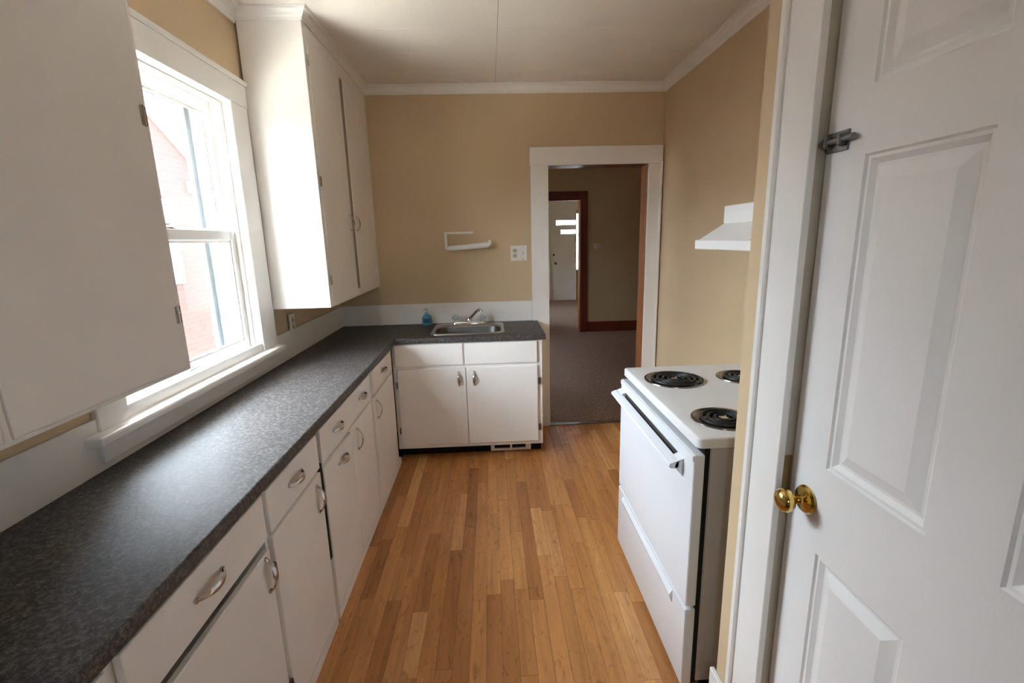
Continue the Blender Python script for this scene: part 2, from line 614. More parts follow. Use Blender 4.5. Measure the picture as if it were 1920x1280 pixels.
WY0, WY1, WZ0, WZ1 = 1.50, 2.462, 0.985, 2.236
struct('wall_left', wall_with_hole(BM(), 0, XL - 0.20, XL, Y0 - 0.1, YB + 0.13, -0.1, ZC, WY0, WY1, WZ0, WZ1), 'wall')
struct('wall_right', boxm(XR, XR + 0.12, 1.19, YB + 0.13, -0.1, ZC), 'wall')
struct('wall_back', wall_with_hole(BM(), 1, YB - 0.0, YB + 0.13, XL, XR, -0.1, ZC, 0.4555, 1.2571, -0.2, ZH), 'wall')
struct('wall_rear', wall_with_hole(BM(), 1, Y0 - 0.12, Y0, XL, XP + 0.1, -0.1, ZC, RX0, RX1, 1.45, 1.80), 'wall')
DY0, DY1 = 0.205, 1.056             # closet door opening
struct('wall_closet', wall_with_hole(BM(), 0, XP, XP + 0.11, Y0, YP, -0.1, ZC, DY0 - 0.017, DY1 + 0.019, -0.2, ZH + 0.0005), 'wall', label='beige closet wall with the white door')
struct('wall_closet_end', boxm(XP + 0.11, XR, 1.19, YP, -0.1, ZC), 'wall')
struct('wall_closet_inside', boxm(XP + 0.5, XP + 0.6, Y0, 1.19, -0.1, ZC), 'wall_dark')
# next rooms
Y2, Y3 = 7.818, 11.974
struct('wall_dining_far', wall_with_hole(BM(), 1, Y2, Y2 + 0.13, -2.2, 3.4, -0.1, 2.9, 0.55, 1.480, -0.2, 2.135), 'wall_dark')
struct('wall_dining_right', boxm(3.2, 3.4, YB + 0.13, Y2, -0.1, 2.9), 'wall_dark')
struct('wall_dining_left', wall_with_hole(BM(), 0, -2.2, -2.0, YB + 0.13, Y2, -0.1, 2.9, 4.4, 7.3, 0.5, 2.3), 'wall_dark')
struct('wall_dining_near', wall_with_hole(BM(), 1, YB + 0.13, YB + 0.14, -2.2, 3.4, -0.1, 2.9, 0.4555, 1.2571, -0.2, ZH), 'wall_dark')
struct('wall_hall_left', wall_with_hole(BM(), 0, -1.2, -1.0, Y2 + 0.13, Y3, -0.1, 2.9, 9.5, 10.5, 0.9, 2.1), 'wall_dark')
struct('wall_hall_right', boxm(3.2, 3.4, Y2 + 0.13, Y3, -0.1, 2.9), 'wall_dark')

def hall_far_wall():
    bm = BM()
    y0, y1 = Y3, Y3 + 0.15
    box(bm, -1.2, 1.50, y0, y1, -0.1, 2.9)
    box(bm, 1.50, 2.155, y0, y1, 2.22, 2.9)
    box(bm, 2.155, 2.27, y0, y1, 2.13, 2.9)
    box(bm, 2.155, 2.27, y0, y1, -0.1, 0.77)
    box(bm, 2.27, 3.4, y0, y1, -0.1, 2.9)
    return bm
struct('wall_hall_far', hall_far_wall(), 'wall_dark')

# ceilings
ce = struct('ceiling', boxm(XL - 0.2, XR + 0.2, Y0 - 0.12, YB + 0.13, ZC + 0.012, ZC + 0.14), 'slot')
def build_ceiling():
    ys = [2.517 + 0.3445 * k for k in range(-10, 4)]
    xs = [0.083 + 1.2 * k for k in (-2, -1, 0, 1, 2)]
    for a, b in zip(ys, ys[1:] + [ys[-1] + 0.3445]):
        y0, y1 = max(a, Y0), min(b, YB)
        if y1 - y0 < 0.03: continue
        for c, d in zip(xs, xs[1:]):
            x0, x1 = max(c, XL), min(d, XR)
            if x1 - x0 < 0.03: continue
            g = 0.0009
            o = obj('ceiling_panel', boxm(x0 + g, x1 - g, y0 + g, y1 - g, ZC + random.uniform(0, 0.0006), ZC + 0.012, 0.0008), 'ceiling', ce,
                    origin=((x0 + x1) / 2, (y0 + y1) / 2, ZC))
build_ceiling()
struct('ceiling_dining', boxm(-2.2, 3.4, YB + 0.13, Y2 + 0.13, 2.9, 3.0), 'ceiling')
struct('ceiling_hall', boxm(-1.2, 3.4, Y2 + 0.13, Y3 + 0.15, 2.9, 3.0), 'ceiling')

# ------------------------------------------------------------------ crown moulding
CROWN = [(0, -0.064), (0.010, -0.064), (0.012, -0.052), (0.018, -0.046), (0.026, -0.030), (0.034, -0.020), (0.042, -0.016), (0.044, -0.006), (0.052, -0.004), (0.052, 0.0), (0, 0)]
def crown(bm, axis, wallpos, sign, a0, a1, big=1.0):
    """moulding along axis (0 or 1) on a wall at wallpos, projecting in sign direction, with mitred ends (m0, m1)"""
    prof = [(wallpos + sign * d * big, ZC + z * big) for d, z in CROWN]
    return prism(bm, prof, axis, a0, a1)
def mitre(bm, axis, wallpos, sign, a0, a1, m0, m1, big=1.0):
    other = 1 - axis
    crown(bm, axis, wallpos, sign, a0, a1, big)
    mid = (a0 + a1) / 2
    for v in bm.verts:
        d = abs(v.co[other] - wallpos)
        v.co[axis] += d * (m0 if v.co[axis] < mid else m1)
    return bm
struct('trim_1', mitre(BM(), 0, YB, -1, XU, XR, 0, -1), 'trim', label='white crown moulding over the doorway wall')
struct('trim_2', mitre(BM(), 1, XR, -1, YP, YB, 1, -1), 'trim', label='white crown moulding over the stove wall')
struct('trim_3', mitre(BM(), 1, XL, 1, YN, YU, 0, 0), 'trim', label='white crown moulding over the window')
struct('trim_4', mitre(BM(), 1, XP, -1, Y0, YP, 1, 0), 'trim', label='white crown moulding on the closet wall')

# ------------------------------------------------------------------ doorway to the dining room: white casing, stained jambs
def doorway_trim():
    r = struct_root('trim_5', (0.856, YB, 0), 'white doorway casing around the stained jambs')
    y0, y1 = YB - 0.022, YB
    obj('casing', boxm(0.332, 0.468, y0, y1, 0, ZH, 0.002), 'trim', r)
    obj('casing', boxm(1.2450, 1.346, y0, y1, 0, ZH, 0.002), 'trim', r)
    obj('head_casing', boxm(0.326, 1.350, y0 - 0.004, y1, ZH - 0.012, 2.238, 0.003), 'trim', r)
    obj('back_band', boxm(1.337, 1.352, y0 - 0.008, y1, 0, ZH, 0.002), 'trim', r)
    obj('jamb', boxm(0.4555, 0.468, YB, YB + 0.16, 0, ZH), 'jamb', r)
    obj('jamb', boxm(1.2445, 1.2571, YB, YB + 0.16, 0, ZH), 'jamb', r)
    obj('head_jamb', boxm(0.468, 1.2445, YB, YB + 0.16, ZH - 0.013, ZH), 'mahogx', r)
    obj('threshold_strip', boxm(0.468, 1.2445, YB - 0.02, YB + 0.03, 0, 0.006, 0.002), 'gunmetal', r)
doorway_trim()

def far_doorway_trim():
    r = struct_root('trim_6', (1.0, Y2, 0), 'dark red-brown casing of the far doorway')
    obj('casing', boxm(1.474, 1.588, Y2 - 0.03, Y2, 0.004, 2.275, 0.003), 'mahog', r)
    obj('casing', boxm(0.42, 0.555, Y2 - 0.03, Y2, 0.004, 2.275, 0.003), 'mahog', r)
    obj('head_casing', boxm(0.555, 1.474, Y2 - 0.03, Y2, 2.135, 2.275, 0.003), 'mahogx', r)
    obj('jamb', boxm(1.466, 1.480, Y2 - 0.01, Y2 + 0.15, 0.004, 2.135), 'jamb', r)
    struct('baseboard_dining', boxm(1.585, 3.2, Y2 - 0.02, Y2, 0.004, 0.172, 0.004), 'mahogx', label='red-brown baseboard in the next room')
far_doorway_trim()

# closet wall baseboard
struct('baseboard_right', boxm(XP - 0.016, XP, 1.182, YP + 0.016, 0, 0.155, 0.003), 'trim', label='white baseboard beside the closet casing')

# small upright batten under the far wall cabinet's corner
t7 = struct('trim_7', boxm(-0.905, -0.882, YB - 0.012, YB, 1.0755, ZU, 0.003), 'wall', label='slim painted batten under the wall cabinet corner')
obj('lower_batten', boxm(-0.905, -0.882, YB - 0.018, YB - 0.0125, CT, 1.0755, 0.001), 'white', t7)

# ------------------------------------------------------------------ closet door with casing
def closet_door():
    r = struct_root('trim_8', (XP, 0.63, 0), 'white stepped casing of the closet door')
    cf = 0.688
    obj('casing', boxm(cf, XP, 1.045, 1.160, 0, ZH + 0.115, 0.002), 'trim', r)
    obj('back_band', boxm(cf - 0.010, XP, 1.158, 1.182, 0, ZH + 0.14, 0.004), 'trim', r)
    obj('casing', boxm(cf, XP, 0.10, 0.215, 0, ZH + 0.115, 0.002), 'trim', r)
    obj('head_casing', boxm(cf, XP, 0.215, 1.045, ZH, ZH + 0.115, 0.002), 'trim', r)
    obj('jamb', boxm(XP - 0.004, XP + 0.11, 1.056, 1.075, 0, ZH), 'jamb_shaded', r)
    obj('jamb', boxm(XP - 0.004, XP + 0.11, 0.188, 0.205, 0, ZH), 'jamb_shaded', r)
    obj('head_jamb', boxm(XP - 0.004, XP + 0.11, 0.205, 1.056, ZH - 0.012, ZH), 'trim', r)
    obj('strike_plate', boxm(XP + 0.000, XP + 0.024, 1.0535, 1.057, 0.885, 1.03), 'brassdk', r)

    d = struct_root('door_1', (0.73, 0.63, 0), 'white six-panel closet door with brass knob')
    X0, X1 = 0.73, 0.765
    y_far, y_near = 1.050, 0.211
    P1 = (0.694, 0.939); P2 = (0.326, 0.571)      # panel columns (near, far)
    rows = [(0.20, 0.841), (1.052, 1.712), (1.836, 2.005)]
    ztop = 2.103
    bm = BM()
    box(bm, X0, X1, P1[1], y_far, 0.008, ztop)
    box(bm, X0, X1, P2[1], P1[0], 0.008, ztop)
    box(bm, X0, X1, y_near, P2[0], 0.008, ztop)
    edges = [0.008] + [z for r_ in rows for z in r_] + [ztop]
    for c in (P1, P2):
        for k in range(0, len(edges), 2):
            box(bm, X0, X1, c[0], c[1], edges[k], edges[k + 1])
    obj('door_leaf', bm, 'door', d)
    for c in (P1, P2):
        for z0, z1 in rows:
            bm = BM()
            L = []
            for ins, dep in ((0, 0), (0.004, 0.005), (0.010, 0.005), (0.020, 0.0125), (0.026, 0.0125), (0.052, 0.002), (0.056, 0.002)):
                x = X0 + dep
                L.append([(x, c[0] + ins, z0 + ins), (x, c[1] - ins, z0 + ins), (x, c[1] - ins, z1 - ins), (x, c[0] + ins, z1 - ins)])
            loft(bm, L, cap1=True)
            bmesh.ops.recalc_face_normals(bm, faces=bm.faces[:])
            for f in bm.faces:
                if f.normal.x > 0.01: f.normal_flip()
            obj('panel', bm, 'door', d)
    # knob: rose, neck and ball along -x
    k = lathe(BM(), [(0.033, 0.0), (0.034, -0.004), (0.030, -0.010), (0.018, -0.013), (0.011, -0.016), (0.010, -0.030), (0.014, -0.036),
                     (0.024, -0.042), (0.028, -0.052), (0.0275, -0.060), (0.022, -0.068), (0.010, -0.072), (0.002, -0.073)], (0.73, 0.987, 0.950), axis=0, n=32)
    obj('door_knob', k, 'brass', d, smooth=True)
    # slide bolt across the gap
    s = obj('slide_bolt', boxm(0.726, 0.730, 0.985, 1.046, 1.728, 1.768, 0.001), 'gunmetal', d)
    obj('bolt_rod', tube(BM(), [(0.720, 0.962, 1.750), (0.720, 1.10, 1.748)], 0.0065, 10), 'gunmetal', s, smooth=True)
    bm = BM()
    for y in (0.995, 1.034):
        box(bm, 0.712, 0.727, y - 0.006, y + 0.006, 1.737, 1.761, 0.003)
    obj('bolt_bracket', bm, 'gunmetal', s)
closet_door()

# ------------------------------------------------------------------ window
def window():
    r = struct_root('window_1', (XL, 1.98, WZ0), 'white double-hung window over the worktop')
    c0, c1 = XL, XL + 0.020
    obj('casing', boxm(c0, c1, 1.387, 1.508, 1.03, WZ1, 0.003), 'trim', r)
    obj('casing', boxm(c0, c1, 2.450, 2.608, 1.03, WZ1, 0.003), 'trim', r)
    obj('head_casing', boxm(c0, c1 + 0.003, 1.380, 2.612, WZ1 - 0.012, 2.330, 0.003), 'trim', r)
    obj('head_cap', prism(BM(), [(c0, 2.330), (c1 + 0.006, 2.330), (c1 + 0.012, 2.340), (c1 + 0.012, 2.350), (c0, 2.350)], 1, 1.376, 2.616), 'trim', r)
    bm = BM()
    box(bm, XL - 0.05, XL + 0.062, 1.335, 2.615, 1.002, 1.034, 0.009, 2)
    obj('stool', bm, 'trim', r)
    obj('apron', boxm(XL + 0.012, XL + 0.028, 1.375, 2.590, 0.940, 1.002, 0.002), 'trim', r)
    # jamb lining
    bm = BM()
    box(bm, XL - 0.20, XL, WY0 - 0.004, WY0 + 0.012, WZ0, WZ1)
    obj('side_jamb', bm, 'trim', r)
    bm = BM()
    box(bm, XL - 0.20, XL, WY1 - 0.012, WY1 + 0.004, WZ0, WZ1)
    obj('side_jamb', bm, 'trim', r)
    obj('head_jamb', boxm(XL - 0.20, XL, WY0, WY1, WZ1 - 0.014, WZ1 + 0.004), 'trim', r)
    obj('outer_jamb', boxm(XL - 0.172, XL - 0.120, WY1 - 0.030, WY1 - 0.012, WZ0, WZ1 - 0.014), 'storm', r)
    obj('outer_jamb', boxm(XL - 0.172, XL - 0.120, WY0 + 0.012, WY0 + 0.030, WZ0, WZ1 - 0.014), 'storm', r)
    obj('sub_sill', prism(BM(), [(XL - 0.22, 0.955), (XL - 0.05, 0.975), (XL - 0.05, 1.012), (XL - 0.22, 0.985)], 1, WY0, WY1), 'trim', r)
    # stops
    y0, y1 = WY0 + 0.012, WY1 - 0.012
    for a, b in ((y0, y0 + 0.014), (y1 - 0.014, y1)):
        obj('stop_bead', boxm(XL - 0.040, XL - 0.022, a, b, 1.034, WZ1 - 0.014, 0.002), 'trim', r)
    obj('stop_bead', boxm(XL - 0.040, XL - 0.022, y0 + 0.014, y1 - 0.014, WZ1 - 0.034, WZ1 - 0.014, 0.002), 'trim', r)
    obj('sash_latch_bracket', boxm(XL - 0.055, XL - 0.030, y1 - 0.004, y1, 2.00, 2.05, 0.001), 'ivory', r)
    def sash(name, xf, xb, z0, z1, st, top, bot):
        s = obj(name, boxm(xb, xf, y0, y0 + st, z0, z1, 0.003), 'trim', r)
        obj('stile', boxm(xb, xf, y1 - st, y1, z0, z1, 0.003), 'trim', s)
        obj('top_rail', boxm(xb, xf, y0 + st, y1 - st, z1 - top, z1, 0.003), 'trim', s)
        obj('bottom_rail', boxm(xb, xf, y0 + st, y1 - st, z0, z0 + bot, 0.003), 'trim', s)
        xm = (xf + xb) / 2
        bm = BM()
        g = 0.010
        for a, b, c, d in ((y0 + st, y0 + st + g, z0 + bot, z1 - top), (y1 - st - g, y1 - st, z0 + bot, z1 - top),
                           (y0 + st + g, y1 - st - g, z0 + bot, z0 + bot + g), (y0 + st + g, y1 - st - g, z1 - top - g, z1 - top)):
            box(bm, xm - 0.002, xm + 0.009, a, b, c, d)
        obj('glazing_bead', bm, 'trim', s)
        v = BM()
        q = [v.verts.new(p) for p in ((xm, y0 + st, z0 + bot), (xm, y1 - st, z0 + bot), (xm, y1 - st, z1 - top), (xm, y0 + st, z1 - top))]
        v.faces.new(q)
        obj('pane', v, 'glass', s)
        return s
    ls = sash('lower_sash', XL - 0.040, XL - 0.076, 1.030, 1.640, 0.048, 0.046, 0.072)
    us = sash('upper_sash', XL - 0.082, XL - 0.118, 1.598, WZ1 - 0.014, 0.048, 0.052, 0.040)
    obj('sash_lock', lathe(BM(), [(0.028, 0), (0.028, 0.006), (0.016, 0.012), (0.010, 0.022), (0.004, 0.024)], (XL - 0.064, 1.985, 1.640), n=16, sy=1.6, sx=0.8), 'nickel', ls, smooth=True)
    obj('lift_handle', boxm(XL - 0.040, XL - 0.026, 1.93, 2.03, 1.062, 1.074, 0.003), 'plastic', ls)
    # storm window outside
    xs0, xs1 = XL - 0.195, XL - 0.172
    st = obj('storm_window', boxm(xs0, xs1, y0, y0 + 0.045, 0.985, WZ1 - 0.014, 0.002), 'storm', r)
    obj('frame_side', boxm(xs0, xs1, y1 - 0.045, y1, 0.985, WZ1 - 0.014, 0.002), 'storm', st)
    obj('frame_rail', boxm(xs0, xs1, y0 + 0.045, y1 - 0.045, 0.985, 1.020, 0.002), 'storm', st)
    obj('frame_rail', boxm(xs0, xs1, y0 + 0.045, y1 - 0.045, 1.59, 1.625, 0.002), 'storm', st)
    obj('frame_rail', boxm(xs0, xs1, y0 + 0.045, y1 - 0.045, WZ1 - 0.05, WZ1 - 0.014, 0.002), 'storm', st)
window()

# ------------------------------------------------------------------ outside
def outside():
    g = struct('ground', boxm(-40, 40, -35, 50, -0.9, -0.8), 'concrete', label='pale ground outside the window')
    n = thing('neighbour_house', 'red brick house with white gable trim, seen through the kitchen window', 'house', (-4.5, 5.0, -0.8))
    x0, x1 = -9.0, -4.5
    ya, za, ye, ze = 6.1, 4.10, 8.75, 2.45      # apex and eave of the gable
    yw = 2 * ya - ye
    obj('brick_wall', prism(BM(), [(yw, -0.8), (ye, -0.8), (ye, ze), (ya, za), (yw, ze)], 0, x0, x1), 'brick', n)
    sl = (za - ze) / (ye - ya)
    obj('sky_block_wing', boxm(x0, x1 - 0.15, -9.0, yw, -0.8, 1.75), 'brick', n)  # unseen wing added to block low sky light
    obj('sky_block_roof', prism(BM(), [(x0, 1.75), (x1 + 0.15, 1.75), (x1 + 0.15, 1.87), (x0, 2.9)], 1, -9.2, yw), 'shingle', n)  # roof of the added light-blocking wing
    for s in (1, -1):
        def Y(y): return ya + s * (y - ya)
        bm = BM()
        e = ye + 0.35
        zt = za - sl * (e - ya)
        prism(bm, [(ya, za + 0.03), (Y(e), zt + 0.03), (Y(e), zt - 0.20), (ya, za - 0.20)], 0, x1 - 0.02, x1 + 0.06)
        obj('rake_board', bm, 'fascia', n)
        bm = BM()
        prism(bm, [(ya, za + 0.14), (Y(e + 0.05), zt + 0.11), (Y(e + 0.05), zt + 0.02), (ya, za + 0.03)], 0, x0, x1 + 0.25)
        obj('roof', bm, 'shingle', n)
    def hwin(y0, y1, z0, z1, fr):
        w = obj('window', boxm(x1 - 0.02, x1 + 0.03, y0, y0 + fr, z0, z1), 'fascia', n)
        obj('frame', boxm(x1 - 0.02, x1 + 0.03, y1 - fr, y1, z0, z1), 'fascia', w)
        obj('frame', boxm(x1 - 0.02, x1 + 0.03, y0 + fr, y1 - fr, z1 - fr, z1), 'fascia', w)
        obj('frame', boxm(x1 - 0.02, x1 + 0.03, y0 + fr, y1 - fr, z0, z0 + fr), 'fascia', w)
        obj('pane', boxm(x1 - 0.01, x1 + 0.005, y0 + fr, y1 - fr, z0 + fr, z1 - fr), 'slot', w)
    hwin(6.15, 7.24, 1.05, 2.22, 0.22)
    obj('wall_vent', boxm(x1 - 0.02, x1 + 0.06, 7.68, 7.83, 2.36, 2.53, 0.01), 'fascia', n)
outside()

# ------------------------------------------------------------------ backsplash boards
bs = tag(obj('backsplash', boxm(XL + 0.0005, XL + 0.012, -0.3, YB - 0.001, CT, 1.075, 0.002), 'white'), 'long white backsplash board along the window wall above the worktop', 'backsplash')
bs2 = tag(obj('backsplash', boxm(XL + 0.012, 0.331, YB - 0.012, YB, CT, 1.075, 0.002), 'white'), 'white backsplash board behind the sink faucet', 'backsplash')

# ------------------------------------------------------------------ worktop (one L-shaped slab with the sink cut-out)
SCX, SCY, SHX, SHY, SR = -0.178, 3.500, 0.247, 0.158, 0.085      # bowl opening
def worktop():
    bm = BM()
    outer = [(XL, -0.3), (XC, -0.3), (XC, YS), (XE, YS), (XE, YB - 0.0), (XL, YB - 0.0)]
    inner = rrect(SCX, SCY, SHX + 0.012, SHY + 0.012, SR, 5)
    vo = [bm.verts.new((x, y, CT)) for x, y in outer]
    vi = [bm.verts.new((x, y, CT)) for x, y in inner]
    es = [bm.edges.new((vo[i], vo[(i + 1) % len(vo)])) for i in range(len(vo))]
    es += [bm.edges.new((vi[i], vi[(i + 1) % len(vi)])) for i in range(len(vi))]
    bmesh.ops.triangle_fill(bm, use_beauty=True, edges=es)
    fs = bm.faces[:]
    ret = bmesh.ops.extrude_face_region(bm, geom=fs)
    nv = [v for v in ret['geom'] if isinstance(v, bmesh.types.BMVert)]
    bmesh.ops.translate(bm, verts=nv, vec=(0, 0, -TH))
    bmesh.ops.recalc_face_normals(bm, faces=bm.faces[:])
    rim = []
    for e in bm.edges:
        if len(e.link_faces) == 2 and e.calc_face_angle(0) > 1.0:
            a, b = e.verts
            if abs(a.co.z - b.co.z) < 1e-6:
                xs = (a.co.x, b.co.x); ys = (a.co.y, b.co.y)
                if (all(abs(x - XC) < 1e-4 for x in xs)) or (all(abs(y - YS) < 1e-4 for y in ys)) or (all(abs(x - XE) < 1e-4 for x in xs)):
                    rim.append(e)
    bmesh.ops.bevel(bm, geom=rim, offset=0.007, segments=3, profile=0.5, affect='EDGES')
    tag(obj('worktop', bm, 'counter', smooth=True), 'dark speckled grey laminate worktop running in an L round the sink', 'countertop')
worktop()

# ------------------------------------------------------------------ base cabinets
def pull(name, c, along, out, parent, L=0.112, h=0.026):
    return obj(name, strap(BM(), c, along, out, L, h, 0.009, 0.023), 'nickel', parent, smooth=True)

def hinge(c, axis_out, parent, z):
    """small semi-concealed hinge knuckle"""
    bm = BM()
    x, y = c
    tube(bm, [(x, y, z - 0.020), (x, y, z + 0.020)], 0.004, 8)
    if axis_out == 'x':
        box(bm, x - 0.006, x - 0.001, y - 0.014, y + 0.002, z - 0.024, z + 0.024)
    else:
        box(bm, x - 0.002, x + 0.014, y + 0.001, y + 0.006, z - 0.024, z + 0.024)
    return obj('hinge', bm, 'gunmetal', parent)

BXB = XL + 0.01
ZT = CT - TH                        # cabinet top
def base_cabinet(label, y0, y1, drawers, doors, slot=None, group='painted base cabinets under the window'):
    r = thing('base_cabinet', label, 'cabinet', ((BXB + FX) / 2, (y0 + y1) / 2, 0), group)
    bm = BM()
    if slot:
        box(bm, BXB, FX, y0, y1, 0.0, slot[0])
        box(bm, BXB, FX, y0, y1, slot[1], ZT - 0.0005)
    else:
        box(bm, BXB, FX, y0, y1, 0.0, ZT - 0.0005)
    obj('body', bm, 'white', r)
    obj('toe_board', boxm(FX, DF - 0.001, y0, y1, 0.0, 0.047, 0.001), 'white', r)
    for a, b, pulls in drawers:
        d = obj('drawer', boxm(FX, DF, a, b, 0.717, 0.858, 0.003, 2), 'white', r)
        for py in pulls:
            pull('drawer_pull', (DF, py, 0.792), (0, 1, 0), (1, 0, 0), d)
    for a, b, zt, py, hy, hpull in doors:
        d = obj('door', boxm(FX, DF, a, b, 0.054, zt, 0.003, 2), 'white', r)
        if hpull:
            pull('door_pull', (DF, py, 0.628), (0, 1, 0), (1, 0, 0), d)
        else:
            pull('door_pull', (DF, py, 0.617), (0, 0, 1), (1, 0, 0), d)
        if hy is not None:
            for z in (0.60, 0.17):
                hinge((DF + 0.001, hy), 'x', d, z)
    return r
base_cabinet('white base cabinet at the near end of the worktop, cut off by the frame', 0.02, 0.727, [(0.03, 0.712, [0.37])], [(0.03, 0.712, 0.700, 0.67, 0.024, False)])
base_cabinet('white base cabinet with the dark open slot below its drawer', 0.729, 1.302, [(0.746, 1.290, [1.006])], [(0.746, 1.290, 0.684, 1.258, None, False)], slot=(0.56, 0.716))
base_cabinet('narrow white base cabinet beside the wide black gap, hinges showing', 1.304, 1.742, [(1.316, 1.734, [1.515])], [(1.318, 1.734, 0.702, 1.680, 1.310, False)])
base_cabinet('wide white base cabinet with two pulls on one long drawer', 1.768, 2.598, [(1.772, 2.556, [1.974, 2.381])],
             [(1.772, 2.150, 0.690, 1.997, None, True), (2.156, 2.556, 0.704, 2.240, None, False)])
base_cabinet('last white base cabinet of the run, next to the sink cabinet corner', 2.600, 3.222, [(2.624, 3.135, [2.887])], [(2.624, 3.135, 0.702, 2.663, 3.146, False)])
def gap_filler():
    r = thing('filler_strip', 'strip in the gap between two base cabinets, shade painted black above, pale filler below', 'filler', (FX, 1.754, 0))
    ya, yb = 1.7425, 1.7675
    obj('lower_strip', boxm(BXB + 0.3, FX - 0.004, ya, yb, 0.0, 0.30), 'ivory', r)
    obj('gap_shade', boxm(BXB + 0.3, DF - 0.005, ya, yb, 0.302, 0.722), 'black', r)  # black strip painting the shade of an open gap
    obj('upper_gap_shade', boxm(BXB + 0.3, FX + 0.002, ya, yb, 0.726, ZT - 0.001), 'slot', r)  # dark strip painting the shade between the drawers
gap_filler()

def sink_cabinet():
    fy, dy = 3.256, 3.240
    xl, xr = FX + 0.0, 0.346
    r = thing('sink_cabinet', 'white two-door cabinet under the stainless sink', 'cabinet', (-0.18, 3.5, 0))
    bm = BM()
    box(bm, xl, -0.43, fy, YB - 0.02, 0.091, ZT - 0.001)
    box(bm, -0.43, 0.08, fy, 3.30, 0.091, ZT - 0.001)
    box(bm, -0.43, 0.08, 3.30, YB - 0.02, 0.091, 0.70)
    box(bm, 0.08, xr, fy, YB - 0.02, 0.091, ZT - 0.001)
    obj('body', bm, 'white', r)
    obj('toe_kick', boxm(xl, 0.34, 3.352, YB - 0.02, 0.0, 0.0905), 'black', r)  # shade of the recess put into the plinth colour
    for a, b in ((-0.684, -0.212), (-0.196, 0.310)):
        obj('false_drawer_front', boxm(a, b, dy, fy, 0.712, 0.866, 0.003, 2), 'white', r)
    for a, b, px, hx in ((-0.676, -0.199, -0.245, None), (-0.193, 0.312, -0.137, 0.320)):
        d = obj('door', boxm(a, b, dy, fy, 0.119, 0.689, 0.003, 2), 'white', r)
        pull('door_pull', (px, dy, 0.612), (0, 0, 1), (0, -1, 0), d, 0.100, 0.024)
        if hx:
            for z in (0.575, 0.225): hinge((hx, dy), 'y', d, z)
    for z in (0.575, 0.235):
        hinge((-0.683, dy), 'y', r, z)
sink_cabinet()

def vent():
    r = thing('vent_register', 'white metal vent register in the dark toe kick below the sink', 'vent', (0.12, 3.345, 0))
    y0, y1 = 3.330, 3.3505
    z0, z1 = 0.012, 0.084
    bm = BM()
    box(bm, -0.040, 0.262, y0, y1, z0, z0 + 0.014)
    box(bm, -0.040, 0.262, y0, y1, z1 - 0.012, z1)
    for a, b in ((-0.040, -0.012), (0.105, 0.120), (0.222, 0.262)):
        box(bm, a, b, y0, y1, z0 + 0.014, z1 - 0.012)
    obj('frame', bm, 'trim', r)
    obj('opening', boxm(-0.012, 0.222, y1 - 0.004, y1 - 0.001, z0 + 0.014, z1 - 0.012), 'black', r)
vent()

# ------------------------------------------------------------------ wall cabinets
def wall_cabinet(label, y0, y1, doors, endface, stile):
    r = thing('wall_cabinet', label, 'cabinet', ((XL + XU) / 2, (y0 + y1) / 2, ZU), 'painted wall cabinets beside the window')
    fr, df = XU + 0.004, XU + 0.013
    bm = BM()
    box(bm, XL + 0.013, fr, y0, y1, ZU, ZC - 0.001, 0.0015)
    obj('body', bm, 'white', r)
    for a, b, z0, z1, px, hinges in doors:
        d = obj('door', boxm(fr, df - 0.004, a, b, z0, z1, 0.004, 2), 'white', r)
        if px is not None:
            pull('door_pull', (df - 0.004, px, 1.69), (0, 0, 1), (1, 0, 0), d, 0.095, 0.022)
        for hy, hz in hinges:
            bm = BM()
            box(bm, df - 0.0045, df - 0.002, hy - 0.012, hy + 0.010, hz - 0.024, hz + 0.024, 0.0008)
            tube(bm, [(df - 0.003, hy, hz - 0.026), (df - 0.003, hy, hz + 0.026)], 0.003, 8)
            obj('hinge', bm, 'nickel', d)
    if stile:
        a, b, z0, z1 = stile
        obj('centre_stile', boxm(fr, fr + 0.001, a, b, z0, z1), 'shaded_stile', r)
    # crown on the exposed end and along the front
    if endface == 'near':
        obj('crown_moulding', mitre(BM(), 0, y0, -1, XL + 0.013, fr, 0, 1, 0.8), 'trim', r)
        obj('crown_moulding', mitre(BM(), 1, fr, 1, y0, y1, -1, 0, 0.8), 'trim', r)
    else:
        obj('crown_moulding', mitre(BM(), 0, y1, 1, XL + 0.013, fr, 0, 1, 0.8), 'trim', r)
        obj('crown_moulding', mitre(BM(), 1, fr, 1, y0, y1, 0, 1, 0.8), 'trim', r)
    return r
wall_cabinet('tall white wall cabinet in the far corner, its end lit by the window', YU, YB, [
    (2.660, 3.170, ZU + 0.012, 2.560, 3.135, [(2.655, 2.462), (2.655, 1.886), (2.655, 1.372)]),
    (3.238, 3.780, ZU + 0.012, 2.560, 3.272, [])], 'near', (3.166, 3.242, 1.275, 2.545))
wall_cabinet('large white wall cabinet close to the camera, covering part of the window', -0.3, YN, [
    (0.845, 1.352, ZU + 0.010, 2.560, None, [(1.349, 1.898), (1.349, 1.385)]),
    (0.280, 0.828, ZU + 0.010, 2.560, None, [])], 'far', None)

